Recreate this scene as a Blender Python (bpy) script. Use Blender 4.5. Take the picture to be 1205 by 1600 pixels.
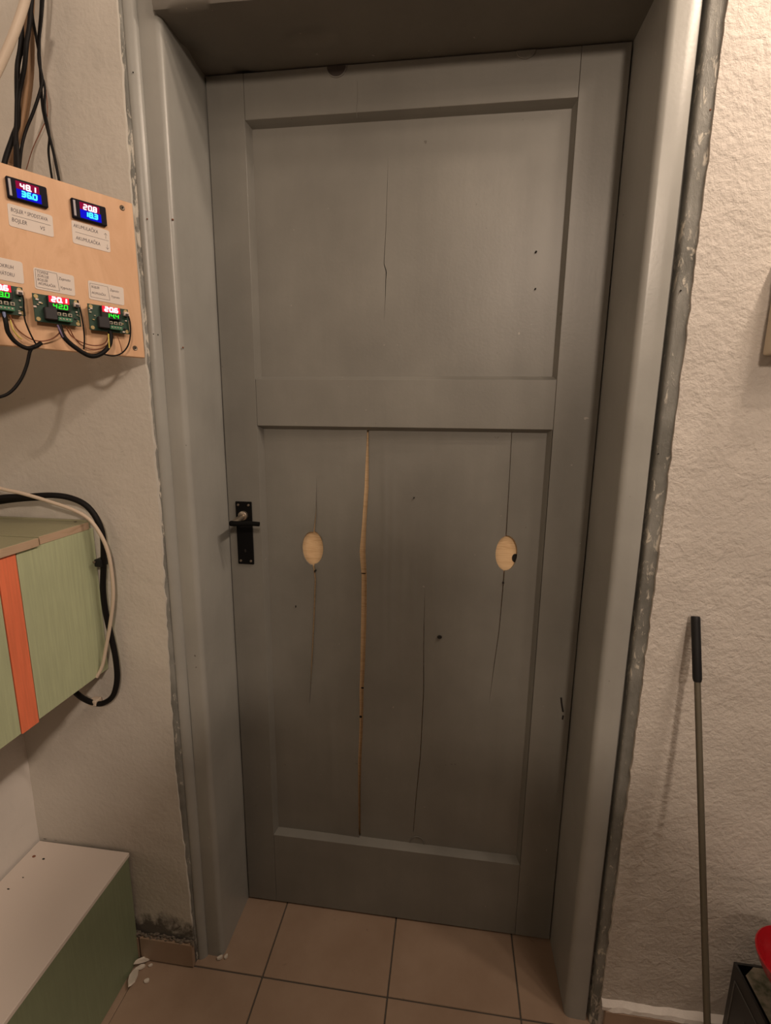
import bpy, bmesh, math, random
from mathutils import Vector, Matrix, noise
random.seed(7)
for o in list(bpy.data.objects): bpy.data.objects.remove(o)
SC = bpy.context.scene
COL = SC.collection

# ---------------------------------------------------------------- camera
CX, CY, FPX = 602.5, 800.0, 771.88
CAM = Vector((0.512, -1.071, 1.318))
def _basis():
    z = Vector(((562.927-CX)/FPX, (4660.70-CY)/FPX, 1)).normalized()
    x = -Vector(((-5379.11-CX)/FPX, (584.363-CY)/FPX, 1)).normalized()
    x = (x - z*(x.dot(z))).normalized()
    y = z.cross(x)
    if y.z < 0: y = -y
    return x, y, -z
BX, BY, BZ = _basis()                       # world axes seen in camera (image) axes
def to_world(v): return Vector((BX.dot(v), BY.dot(v), BZ.dot(v)))
def ray(x, y): return to_world(Vector(((x-CX)/FPX, (y-CY)/FPX, 1)))
def at(x, y, ax, val):                      # pixel -> point on the plane <ax> = val
    r = ray(x, y); i = 'XYZ'.index(ax)
    return CAM + r*((val-CAM[i])/r[i])
cam_d = bpy.data.cameras.new('camera'); cam = bpy.data.objects.new('camera', cam_d); COL.objects.link(cam)
cam_d.sensor_fit = 'VERTICAL'; cam_d.sensor_height = 36; cam_d.lens = 36*FPX/1600
cam_d.clip_start = 0.02
r_, d_, f_ = to_world(Vector((1,0,0))), to_world(Vector((0,1,0))), to_world(Vector((0,0,1)))
cam.matrix_world = Matrix(((r_.x,-d_.x,-f_.x,CAM.x),(r_.y,-d_.y,-f_.y,CAM.y),(r_.z,-d_.z,-f_.z,CAM.z),(0,0,0,1)))
SC.camera = cam

# ---------------------------------------------------------------- light and exposure
SC.view_settings.view_transform = 'Standard'; SC.view_settings.look = 'None'
SC.view_settings.gamma = 1; SC.view_settings.use_curve_mapping = False
SC.view_settings.exposure = 0.0
W = bpy.data.worlds.new('world'); SC.world = W; W.use_nodes = True
W.node_tree.nodes['Background'].inputs[0].default_value = (1,.8,.6,1)
W.node_tree.nodes['Background'].inputs[1].default_value = .01
def bulb(name, loc, power, radius, col):
    l = bpy.data.lights.new(name, 'POINT'); l.energy = power; l.shadow_soft_size = radius; l.color = col
    o = bpy.data.objects.new(name, l); COL.objects.link(o); o.location = loc
    return o
LAMP = (1, .79, .62)
bulb('ceiling_bulb', (1.05, -2.30, 2.20), 70, .08, LAMP)      # the room lamp behind the photographer
for k in range(5): bulb('tube_lamp_section', (1.22, -.36-.20*k, 2.33), (17,13,11,6,3)[k], .03, LAMP)   # fluorescent tube under the ceiling, running away from the door wall

# ---------------------------------------------------------------- materials
def mat(name, col, rough=.6, metal=0, emit=None, estr=0, spec=.5):
    m = bpy.data.materials.new(name); m.use_nodes = True
    b = m.node_tree.nodes['Principled BSDF']
    b.inputs['Base Color'].default_value = (*col, 1); b.inputs['Roughness'].default_value = rough
    b.inputs['Metallic'].default_value = metal; b.inputs['Specular IOR Level'].default_value = spec
    if emit: b.inputs['Emission Color'].default_value = (*emit, 1); b.inputs['Emission Strength'].default_value = estr
    return m
def nodes(m): return m.node_tree.nodes, m.node_tree.links, m.node_tree.nodes['Principled BSDF']
def coords(m, scale=(1,1,1), obj=True):
    n, l, b = nodes(m)
    g = n.new('ShaderNodeNewGeometry') if not obj else n.new('ShaderNodeTexCoord')
    mp = n.new('ShaderNodeMapping'); mp.inputs['Scale'].default_value = scale
    l.new(g.outputs['Position' if not obj else 'Object'], mp.inputs[0])
    return mp.outputs[0]
def nz(m, co, scale, detail=4, rough=.55, dist=0):
    n, l, b = nodes(m); t = n.new('ShaderNodeTexNoise')
    t.inputs['Scale'].default_value = scale; t.inputs['Detail'].default_value = detail
    t.inputs['Roughness'].default_value = rough; t.inputs['Distortion'].default_value = dist
    l.new(co, t.inputs['Vector']); return t.outputs['Fac']
def ramp(m, fac, stops, interp='LINEAR'):
    n, l, b = nodes(m); r = n.new('ShaderNodeValToRGB'); r.color_ramp.interpolation = interp
    e = r.color_ramp.elements
    while len(e) < len(stops): e.new(.5)
    for k, (p, c) in enumerate(stops): e[k].position = p; e[k].color = (*c, 1) if len(c) == 3 else c
    l.new(fac, r.inputs[0]); return r.outputs[0]
def mix(m, fac, a, b_):
    n, l, b = nodes(m); x = n.new('ShaderNodeMix'); x.data_type = 'RGBA'
    if isinstance(fac, float): x.inputs[0].default_value = fac
    else: l.new(fac, x.inputs[0])
    for s, v in ((6, a), (7, b_)):
        if isinstance(v, tuple): x.inputs[s].default_value = (*v, 1)
        else: l.new(v, x.inputs[s])
    return x.outputs[2]
def setcol(m, c): n, l, b = nodes(m); l.new(c, b.inputs['Base Color'])
def bump(m, parts, dist=.002):
    n, l, b = nodes(m); prev = None
    for fac, st in parts:
        bp = n.new('ShaderNodeBump'); bp.inputs['Strength'].default_value = st; bp.inputs['Distance'].default_value = dist
        l.new(fac, bp.inputs['Height'])
        if prev: l.new(prev, bp.inputs['Normal'])
        prev = bp.outputs[0]
    l.new(prev, b.inputs['Normal'])
G = lambda v: (v, v, v)

def paint(name, col, rough=.42, spotty=.5, chips=True):
    m = mat(name, col, rough); co = coords(m, obj=False); cs = coords(m, (1,1,.12), obj=False)
    a = nz(m, co, 5, 5); lo = tuple(c*.86 for c in col); hi = tuple(c*1.1 for c in col)
    base = ramp(m, a, [(.3, lo), (.7, hi)])
    s = nz(m, cs, 45, 4)
    base = mix(m, ramp(m, s, [(.35, G(0)), (.75, G(.22))]), base, tuple(c*.8 for c in col))
    if chips:
        c1 = nz(m, co, 42, 3, .6)
        base = mix(m, ramp(m, c1, [(.735, G(0)), (.75, G(spotty))]), base, (.06,.045,.03))
        c2 = nz(m, co, 60, 2, .5, .4)
        base = mix(m, ramp(m, c2, [(.765, G(0)), (.775, G(spotty*.8))]), base, (.5,.46,.4))
    setcol(m, base)
    bump(m, [(s, .10), (nz(m, co, 160, 3), .08)], .002)
    return m
M = {}
M['door'] = paint('door_paint', (.205,.200,.180), .40)
M['jamb'] = paint('jamb_paint', (.335,.335,.313), .33, .6)
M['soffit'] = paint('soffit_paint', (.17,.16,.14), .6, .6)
def chipped():
    m = mat('chipped_edge', (.2,.2,.18), .7); co = coords(m, (1,1,.35), obj=False); c0 = coords(m, obj=False)
    big = nz(m, c0, 3.2, 2); f = nz(m, co, 95, 5, .7, .6)
    n, l, b = nodes(m); ad = n.new('ShaderNodeMath'); ad.operation = 'MULTIPLY_ADD'
    l.new(big, ad.inputs[0]); ad.inputs[1].default_value = .55; l.new(f, ad.inputs[2])
    msk = ramp(m, ad.outputs[0], [(.84, G(0)), (.92, G(.8))])
    base = ramp(m, nz(m, c0, 14, 4), [(.35, (.15,.15,.135)), (.65, (.25,.25,.23))])
    setcol(m, mix(m, msk, base, (.62,.58,.5)))
    bump(m, [(f, .6)], .004); return m
M['chip'] = chipped()
def plaster(name, col, fine, coarse, dirt=.25):
    m = mat(name, col, .9, spec=.2); co = coords(m, obj=False)
    a = nz(m, co, 2.2, 5, .6); base = ramp(m, a, [(.3, tuple(c*.9 for c in col)), (.7, tuple(min(1,c*1.05) for c in col))])
    d = nz(m, co, 11, 6, .7, .7)
    base = mix(m, ramp(m, d, [(.6, G(0)), (.78, G(dirt))]), base, tuple(c*.55 for c in col))
    sp = nz(m, co, 34, 4, .6, .5)
    base = mix(m, ramp(m, sp, [(.70, G(0)), (.74, G(.45))]), base, tuple(c*.5 for c in col))
    if name == 'plaster_smooth':          # damp black mould stain at the foot of the wall, and grime near the bench
        n, l, b = nodes(m); sx = n.new('ShaderNodeSeparateXYZ'); l.new(co, sx.inputs[0])
        z1 = n.new('ShaderNodeMapRange'); z1.inputs[1].default_value = .065; z1.inputs[2].default_value = .19; z1.inputs[3].default_value = .62; z1.inputs[4].default_value = 0; l.new(sx.outputs[2], z1.inputs[0])
        ad = n.new('ShaderNodeMath'); ad.operation = 'ADD'; l.new(z1.outputs[0], ad.inputs[0]); l.new(nz(m, co, 18, 5, .65, .5), ad.inputs[1])
        base = mix(m, ramp(m, ad.outputs[0], [(.82, G(0)), (1.0, G(.85))]), base, (.05,.042,.035))
    setcol(m, base)
    bump(m, [(nz(m, co, 42, 6, .6, .6), coarse), (nz(m, co, 110, 4, .6), fine)], .008); return m
M['wall_l'] = plaster('plaster_smooth', (.62,.585,.53), .12, .16)
M['wall_r'] = plaster('plaster_rough', (.58,.54,.495), .34, .42, .15)
M['wall_w'] = plaster('plaster_white', (.74,.70,.66), .1, .12, .1)
M['ceil'] = mat('ceiling_paint', (.08,.072,.062), .9)  # unseen ceiling, its dark colour chosen to hold down bounced light
M['wall_u'] = mat('dark_plaster', (.07,.062,.054), .9)  # unseen walls coloured near-black to cut the bounce into the doorway
def tilemat():
    m = mat('floor_tile_glaze', (.2,.14,.1), .38); co = coords(m, obj=False)
    a = nz(m, co, 6, 5, .6); base = ramp(m, a, [(.3, (.29,.20,.14)), (.7, (.36,.26,.19))])
    d = nz(m, co, 26, 5, .7, .6); base = mix(m, ramp(m, d, [(.66, G(0)), (.76, G(.6))]), base, (.09,.06,.045))
    setcol(m, base); bump(m, [(nz(m, co, 90, 3), .06)], .002); return m
M['tile'] = tilemat()
M['grout'] = mat('grout', (.085,.075,.062), .95)
def wood(name, c1, c2, scale=(1,1,1), s=8, rough=.6):
    m = mat(name, c1, rough); co = coords(m, scale); a = nz(m, co, s, 6, .6, 1.2)
    setcol(m, ramp(m, a, [(.3, c1), (.55, c2), (.7, c1)])); bump(m, [(a, .08)], .001); return m
M['ply'] = wood('plywood', (.62,.36,.20), (.72,.45,.27), (5,1,1.2), 3, .55)
M['raw'] = wood('raw_pine', (.66,.42,.215), (.84,.60,.35), (4,4,42), 3.2, .7)
M['edge'] = wood('board_edge', (.46,.33,.22), (.55,.40,.28), (8,2,8), 6, .7)
def grained(name, c, k=.86):
    m = mat(name, c, .5); co = coords(m, (1,1,.05)); a = nz(m, co, 190, 3, .6)
    b_ = nz(m, coords(m), 9, 5)
    setcol(m, mix(m, ramp(m, b_, [(.35, G(0)), (.75, G(.35))]), ramp(m, a, [(.35, tuple(x*k for x in c)), (.65, c)]), tuple(x*.75 for x in c)))
    bump(m, [(a, .12)], .001); return m
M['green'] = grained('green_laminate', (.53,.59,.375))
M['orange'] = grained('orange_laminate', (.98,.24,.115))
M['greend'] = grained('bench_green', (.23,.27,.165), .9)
M['greyg'] = grained('cabinet_top_laminate', (.33,.32,.2), .92)
M['white'] = mat('white_laminate', (.72,.64,.58), .45)
M['black'] = mat('black_plastic', (.010,.010,.011), .55, spec=.3)
M['plate'] = mat('black_enamel', (.004,.004,.004), .75, spec=.12)
M['rust'] = mat('dark_plug', (.045,.035,.03), .7)
M['steel'] = mat('worn_steel', (.42,.36,.29), .38, .9)
M['screw'] = mat('dull_screw', (.22,.18,.14), .5, .8)
M['dark'] = mat('dark_void', (.012,.010,.008), .9)
M['cable'] = mat('black_cable', (.007,.006,.006), .6, spec=.2)
M['cableb'] = mat('brown_cable', (.26,.15,.075), .6)
M['cablew'] = mat('white_cable', (.60,.50,.40), .5)
M['wirebr'] = mat('brown_wire', (.22,.075,.035), .5)
M['wirebl'] = mat('blue_wire', (.16,.20,.36), .5)
M['wirepu'] = mat('violet_wire', (.16,.12,.24), .5)
M['wireye'] = mat('yellow_wire', (.62,.50,.10), .5)
M['paper'] = mat('label_paper', (.74,.66,.60), .8)
M['ink'] = mat('ink', (.09,.075,.09), .8)
M['bezel'] = mat('meter_bezel', (.006,.005,.012), .6, spec=.15)
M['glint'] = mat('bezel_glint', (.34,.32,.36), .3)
M['scr_r'] = mat('red_display_glow', (.004,.0,.002), .7, spec=.1, emit=(.45,.001,.06), estr=.6)  # bloom of the red figures put in as an emissive colour
M['scr_b'] = mat('blue_display_glow', (.0,.0,.004), .7, spec=.1, emit=(.001,.002,.75), estr=.8)  # bloom of the blue figures put in as an emissive colour
M['led_w'] = mat('led_red_hot', (.1,.0,.0), .4, emit=(1,.72,.78), estr=1.5)
M['led_c'] = mat('led_cyan', (.0,.05,.1), .4, emit=(.01,.80,1), estr=1.2)
M['led_rr'] = mat('red_led_window', (.2,.0,.0), .4, emit=(.85,.004,.03), estr=1.2)
M['led_g'] = mat('led_green', (.0,.1,.0), .4, emit=(.02,.9,.02), estr=1.2)
M['led_dk'] = mat('dark_led_window', (.01,.012,.01), .4)
M['pcb'] = mat('circuit_board_green', (.018,.055,.035), .4)
M['pcbl'] = mat('terminal_green', (.05,.20,.11), .5)
M['relay'] = mat('relay_black', (.022,.020,.024), .45)
M['butn'] = mat('button_frame', (.48,.43,.34), .4, .3)
M['conn'] = mat('white_connector', (.72,.60,.54), .5)
M['gold'] = mat('gold_pad', (.50,.38,.18), .4, .6)
M['rod'] = mat('rod_metal', (.13,.115,.085), .5, .35)
M['card'] = mat('black_carton', (.010,.010,.010), .4)
M['line'] = mat('grey_print', (.13,.13,.125), .6)
M['red'] = mat('red_plastic', (.36,.008,.014), .3)
M['cream'] = mat('cream_plastic', (.55,.47,.36), .5)
def mott():
    m = mat('mottled_carton_top', (.2,.2,.16), .6); a = nz(m, coords(m), 40, 4, .6)
    setcol(m, ramp(m, a, [(.35, (.05,.07,.03)), (.6, (.30,.28,.22))])); return m
M['mott'] = mott()
M['flake'] = mat('plaster_flake', (.66,.60,.52), .9)
M['mortar'] = plaster('old_mortar', (.20,.17,.14), .5, .9, .6)

# ---------------------------------------------------------------- helpers
def tag(o, label=None, cat=None, group=None, kind=None):
    if label: o['label'] = label
    if cat: o['category'] = cat
    if group: o['group'] = group
    if kind: o['kind'] = kind
    return o
def empty(name, loc=(0,0,0), rz=0, parent=None):
    o = bpy.data.objects.new(name, None); COL.objects.link(o); o.location = loc; o.rotation_euler = (0,0,rz)
    o.empty_display_size = .05
    if parent: o.parent = parent
    return o
def obj(name, bm, m, parent=None, loc=None, smooth=False):
    bmesh.ops.recalc_face_normals(bm, faces=bm.faces[:])
    me = bpy.data.meshes.new(name); bm.to_mesh(me); bm.free()
    if smooth:
        for p in me.polygons: p.use_smooth = True
        me.set_sharp_from_angle(angle=math.radians(52))
    me.materials.append(M[m] if isinstance(m, str) else m)
    o = bpy.data.objects.new(name, me); COL.objects.link(o)
    if loc is not None: o.location = loc
    if parent: o.parent = parent
    return o
def box(x0, x1, y0, y1, z0, z1, bev=0, bm=None, seg=1):
    t = bmesh.new(); bmesh.ops.create_cube(t, size=1)
    for v in t.verts: v.co = Vector(((x0+x1)/2+v.co.x*(x1-x0), (y0+y1)/2+v.co.y*(y1-y0), (z0+z1)/2+v.co.z*(z1-z0)))
    if bev: bmesh.ops.bevel(t, geom=t.edges[:], offset=bev, segments=seg, affect='EDGES', profile=.5)
    if bm is None: return t
    me = bpy.data.meshes.new('tmp'); t.to_mesh(me); t.free(); bm.from_mesh(me); bpy.data.meshes.remove(me); return bm
def cat_rom(pts, n=6):
    pts = [Vector(p) for p in pts]
    if len(pts) < 3: return pts
    out = []
    P = [pts[0]*2-pts[1]] + pts + [pts[-1]*2-pts[-2]]
    for i in range(1, len(P)-2):
        a, b, c, d = P[i-1:i+3]
        for k in range(n):
            t = k/n
            out.append(.5*((2*b)+(c-a)*t+(2*a-5*b+4*c-d)*t*t+(3*b-a-3*c+d)*t**3))
    out.append(pts[-1]); return out
def tube(pts, r, seg=10, smooth=6, bm=None):
    bm = bm or bmesh.new(); P = cat_rom(pts, smooth) if smooth else [Vector(p) for p in pts]
    R_ = r if callable(r) else (lambda t: r)
    rings = []; up = Vector((.13,.31,.94))
    for i, p in enumerate(P):
        t = (P[min(i+1, len(P)-1)]-P[max(i-1, 0)]).normalized()
        a = t.cross(up)
        if a.length < .05: a = t.cross(Vector((1,0,0)))
        a.normalize(); b = t.cross(a); up = -b if False else a.cross(t)
        rr = R_(i/(len(P)-1))
        rings.append([bm.verts.new(p+a*rr*math.cos(2*math.pi*k/seg)+b*rr*math.sin(2*math.pi*k/seg)) for k in range(seg)])
    for A, B in zip(rings, rings[1:]):
        for k in range(seg): bm.faces.new((A[k], A[(k+1)%seg], B[(k+1)%seg], B[k]))
    bm.faces.new(rings[0][::-1]); bm.faces.new(rings[-1])
    return bm
def lathe(prof, seg=24, axis='Z'):
    bm = bmesh.new(); rings = []
    for r, h in prof:
        rg = []
        for k in range(seg):
            a = 2*math.pi*k/seg; c, s = r*math.cos(a), r*math.sin(a)
            rg.append(bm.verts.new((c, s, h) if axis == 'Z' else (c, h, s)))
        rings.append(rg)
    for A, B in zip(rings, rings[1:]):
        for k in range(seg): bm.faces.new((A[k], A[(k+1)%seg], B[(k+1)%seg], B[k]))
    if prof[0][0] > 1e-6: bm.faces.new(rings[0][::-1])
    if prof[-1][0] > 1e-6: bm.faces.new(rings[-1])
    bmesh.ops.remove_doubles(bm, verts=bm.verts[:], dist=1e-6); return bm
def extrude_profile(prof, z0, z1, steps=40, wob=0.0, along='Z', seed=0):
    """open profile (x, y) swept up z, vertices nudged a little so the old paint is never dead straight"""
    bm = bmesh.new(); rows = []
    for i in range(steps+1):
        z = z0+(z1-z0)*i/steps
        row = []
        for (x, y) in prof:
            w = noise.noise(Vector((x*9+seed, y*9, z*4.3)))*wob
            p = Vector((x+w, y+w*.6, z))
            if along == 'X': p = Vector((z, y+w*.6, x+w))
            row.append(bm.verts.new(p))
        rows.append(row)
    for A, B in zip(rows, rows[1:]):
        for k in range(len(A)-1): bm.faces.new((A[k], A[k+1], B[k+1], B[k]))
    return bm
def lerp_tab(tab, z):
    tab = sorted(tab)
    if z <= tab[0][0]: return tab[0][1]
    for (a, va), (b, vb) in zip(tab, tab[1:]):
        if z <= b: return va+(vb-va)*(z-a)/(b-a)
    return tab[-1][1]
def arc(cx, cy, r, a0, a1, n): return [(cx+r*math.cos(math.radians(a0+(a1-a0)*k/n)), cy+r*math.sin(math.radians(a0+(a1-a0)*k/n))) for k in range(n+1)]

# ================================================================ THE SETTING
WALL_Y = -.175; LEFT_X = -.44; RIGHT_X = 2.1; BACK_Y = -3.6; TOP_Z = 2.75
# floor: grout bed with every tile a piece of its own
floor = tag(obj('floor', box(LEFT_X-.05, RIGHT_X+.05, BACK_Y-.05, .12, -.05, -.003), 'grout'), 'brown square ceramic floor tiles with dark grout', kind='structure')
tb = box(-.1483,.1483,-.1483,.1483,-.012,0,.0012)
tme = None
JX = [-.4875,-.1895,.1105,.4105,.7105,1.0105,1.3105,1.6105,1.9105]; JY = [-.18-.3*k for k in range(-1, 12)]
for i, x in enumerate(JX[:-1]):
    for j, y in enumerate(JY[:-1]):
        if tme is None:
            o = obj('tile', tb, 'tile', floor); tme = o.data
        else:
            o = bpy.data.objects.new('tile', tme); COL.objects.link(o); o.parent = floor
        o.location = (x+.15, y-.15, random.uniform(-.0006,.0004)); o.rotation_euler = (random.uniform(-.002,.002), random.uniform(-.002,.002), 0)

def wall_grid(name, x0f, x1f, z0, z1, m, label, step=.015, amp=.0015, coarse=None, thick=.05):
    """plaster field in the plane Y = WALL_Y with its own ragged edges, wavy surface and a returned edge"""
    bm = bmesh.new(); nzs = int((z1-z0)/step); rows = []
    nx = int((x1f(1)-x0f(1))/step)
    for i in range(nzs+1):
        z = z0+(z1-z0)*i/nzs; a, b = x0f(z), x1f(z); row = []
        for k in range(nx+1):
            x = a+(b-a)*k/nx
            y = WALL_Y + amp*(noise.noise(Vector((x*7, 3.1, z*7)))+.6*noise.noise(Vector((x*21, 9.7, z*21))))
            row.append(bm.verts.new((x, y, z)))
        rows.append(row)
    for A, B in zip(rows, rows[1:]):
        for k in range(nx): bm.faces.new((A[k], A[k+1], B[k+1], B[k]))
    for side in (0, -1):                    # the returned edges, so that the plaster has thickness
        fr = [bm.verts.new(r[side].co) for r in rows]; back = [bm.verts.new((r[side].co.x, WALL_Y+thick, r[side].co.z)) for r in rows]
        for i in range(nzs): bm.faces.new((fr[i], fr[i+1], back[i+1], back[i]))
    return tag(obj(name, bm, m, smooth=True), label, kind='structure')
def jag(z, s): return .0028*noise.noise(Vector((s, 0, z*38)))+.0016*noise.noise(Vector((s, 5, z*120)))
EL = [(1.98,-.058),(1.69,-.060),(1.13,-.055),(.85,-.061),(.54,-.068),(.25,-.060),(.03,-.056)]
ER = [(1.95,.8815),(1.82,.8825),(1.51,.8825),(1.05,.881),(.70,.880),(.10,.876)]
wall_grid('wall_back_left', lambda z: LEFT_X, lambda z: lerp_tab(EL, z)-.005+jag(z, 1), 0.0, TOP_Z, 'wall_l', 'smudged cream plaster wall left of the grey door', .012)
wall_grid('wall_back_right', lambda z: lerp_tab(ER, z)+jag(z, 4), lambda z: RIGHT_X, 0.0, TOP_Z, 'wall_r', 'rough cream plaster wall right of the grey door', .014, .0028)
tag(obj('wall_back_above', box(-.056, .882, WALL_Y, WALL_Y+.05, 2.07, TOP_Z), 'wall_l'), 'plaster wall above the door opening', kind='structure')
tag(obj('wall_left', box(LEFT_X-.05, LEFT_X, BACK_Y, WALL_Y+.05, 0, TOP_Z), 'wall_w'), 'white plaster side wall behind the bench and cabinet', kind='structure')
tag(obj('wall_right', box(RIGHT_X, RIGHT_X+.05, BACK_Y, WALL_Y+.05, 0, TOP_Z), 'wall_u'), 'plain plaster side wall', kind='structure')
tag(obj('wall_front', box(LEFT_X-.05, RIGHT_X+.05, BACK_Y-.05, BACK_Y, 0, TOP_Z), 'wall_u'), 'plain plaster wall opposite the door', kind='structure')
tag(obj('ceiling', box(LEFT_X-.05, RIGHT_X+.05, BACK_Y-.05, WALL_Y+.05, TOP_Z, TOP_Z+.05), 'ceil'), 'plain ceiling', kind='structure')

# door lining: left jamb, right jamb, head
FT = 2.06
t = tag(empty('trim_1', (0,0,0)), 'grey painted left door jamb with rounded edge and bead', kind='structure')
obj('lining', extrude_profile([(.0,.06),(.0,.0),(-.0005,-.07)]+arc(-.0125,-.141,.0115,0,-90,8)+[(-.026,-.1528),(-.0400,-.1522),(-.0408,-.148)], 0, FT, 60, .0012, seed=1), 'jamb', t, smooth=True)
obj('bead', extrude_profile([(-.0402,-.148),(-.0400,-.1545),(-.0420,-.1585),(-.0460,-.1625),(-.0510,-.1655),(-.0560,-.1668),(-.0585,-.1655),(-.0590,-.160)], 0, FT, 60, .0010, seed=2), 'jamb', t, smooth=True)
obj('chipped_edge', extrude_profile([(-.0580,-.158),(-.0588,-.1655),(-.062,-.169),(-.068,-.1715),(-.090,-.1715)], 0, FT, 120, .0022, seed=3), 'chip', t, smooth=True)
t = tag(empty('trim_2', (.807,0,0)), 'grey painted right door jamb with broad rounded edge and groove', kind='structure')
obj('lining', extrude_profile([(0,.06),(0,0),(.001,-.07)]+arc(.0125,-.1515,.0115,180,270,10)+[(.028,-.1638),(.0425,-.1640),(.0455,-.1625),(.0468,-.1500)], 0, FT, 60, .0012, seed=5), 'jamb', t, smooth=True)
obj('groove', extrude_profile([(.0450,-.150),(.0470,-.148),(.0520,-.148),(.0540,-.150)], 0, FT, 30, .0006, seed=6), 'jamb', t, smooth=True)
obj('chipped_edge', extrude_profile([(.0525,-.146),(.0530,-.160)]+arc(.0580,-.1635,.005,180,270,5)+[(.066,-.1692),(.075,-.1702),(.105,-.1705)], 0, FT, 120, .0020, seed=7), 'chip', t, smooth=True)
for (x, y, yy, r, mm) in ((1064,454,-.1702,.0016,'dark'),(1029,709,-.1700,.0014,'dark'),(1110,172,-.1700,.0018,'wirebr')):
    q = at(x, y, 'Y', yy); d = bmesh.new(); bmesh.ops.create_icosphere(d, subdivisions=1, radius=r)
    obj('nail_hole', d, mm, t, q-Vector((.807,0,0)))
t1_ = [o for o in COL.objects if o.name == 'trim_1'][0]
for (x, y, yy, r, mm) in ((208,113,-.1665,.0012,'dark'),(230,342,-.1640,.0014,'wirebr'),(240,522,-.1640,.0013,'dark'),(247,523,-.1600,.0012,'dark'),(286,543,-.1500,.0018,'wirebr'),(270,343,-.1500,.0020,'wirebr')):
    q = at(x, y, 'Y', yy); d = bmesh.new(); bmesh.ops.create_icosphere(d, subdivisions=1, radius=r)
    obj('nail_hole', d, mm, t1_, q)
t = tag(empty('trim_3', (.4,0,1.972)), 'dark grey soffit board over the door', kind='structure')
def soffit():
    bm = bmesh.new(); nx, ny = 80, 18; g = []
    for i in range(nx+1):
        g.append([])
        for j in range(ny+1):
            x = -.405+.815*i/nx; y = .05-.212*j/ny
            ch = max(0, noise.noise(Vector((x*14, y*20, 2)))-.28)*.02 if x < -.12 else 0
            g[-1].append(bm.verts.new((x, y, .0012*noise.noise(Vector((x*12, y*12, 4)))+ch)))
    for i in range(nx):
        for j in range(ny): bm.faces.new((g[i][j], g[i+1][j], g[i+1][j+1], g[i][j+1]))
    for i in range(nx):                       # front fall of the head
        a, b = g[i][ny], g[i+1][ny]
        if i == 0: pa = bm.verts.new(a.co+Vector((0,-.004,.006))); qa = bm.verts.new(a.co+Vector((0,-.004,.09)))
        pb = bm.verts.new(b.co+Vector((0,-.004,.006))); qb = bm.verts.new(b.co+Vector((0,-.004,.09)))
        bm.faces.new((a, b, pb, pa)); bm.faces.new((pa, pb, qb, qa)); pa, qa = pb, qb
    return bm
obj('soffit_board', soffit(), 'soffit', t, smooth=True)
obj('head_bead', tube([(-.46,-.166,.094),(.49,-.166,.094)], .008, 10, 0), 'jamb', t, smooth=True)

# skirting tiles
bl = tag(empty('baseboard_left', (-.13,WALL_Y,0)), 'brown skirting tile at the foot of the left plaster wall', kind='structure')
obj('tile', box(-.065,.071,-.012,-.002,.004,.068,.0012), 'tile', bl)
obj('tile', box(-.085,-.069,-.011,-.002,.004,.064,.001), 'tile', bl)
mb = bmesh.new()
for k in range(90):
    x = random.uniform(-.085,.075); s = random.uniform(.0015,.0048)
    c = Vector((x, random.uniform(-.010,-.001), .068+random.uniform(-.001,.010)*.7))
    q = bmesh.ops.create_icosphere(mb, subdivisions=1, radius=s)
    for v in q['verts']: v.co = Vector((v.co.x*1.5, v.co.y*.6, v.co.z*.8))*(1+.9*noise.noise(v.co*420+c*90))+c
tag(obj('mortar_crumbs', mb, 'mortar', bl), kind='stuff')
br = tag(empty('baseboard_right', (1.2,WALL_Y,0)), 'brown skirting tile with broken plaster ledge at the foot of the right wall', kind='structure')
for k in range(4): obj('tile', box(-.318+.3*k,-.022+.3*k,-.013,-.003,.004,.068,.0012), 'tile', br)
def ledge():
    bm = bmesh.new(); rows = []
    for i in range(90):
        x = -.325+.95*i/89; h = .004*noise.noise(Vector((x*30,1,1)))
        rows.append([bm.verts.new(p) for p in ((x,.004,.068),(x,-.012+.004*noise.noise(Vector((x*45,3,2))),.069+h*.4),(x,-.010+h,.078+h),(x,.001,.088+h*1.5))])
    for A, B in zip(rows, rows[1:]):
        for k in range(3): bm.faces.new((A[k],B[k],B[k+1],A[k+1]))
    return bm
obj('plaster_ledge', ledge(), 'wall_w', br)

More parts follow.
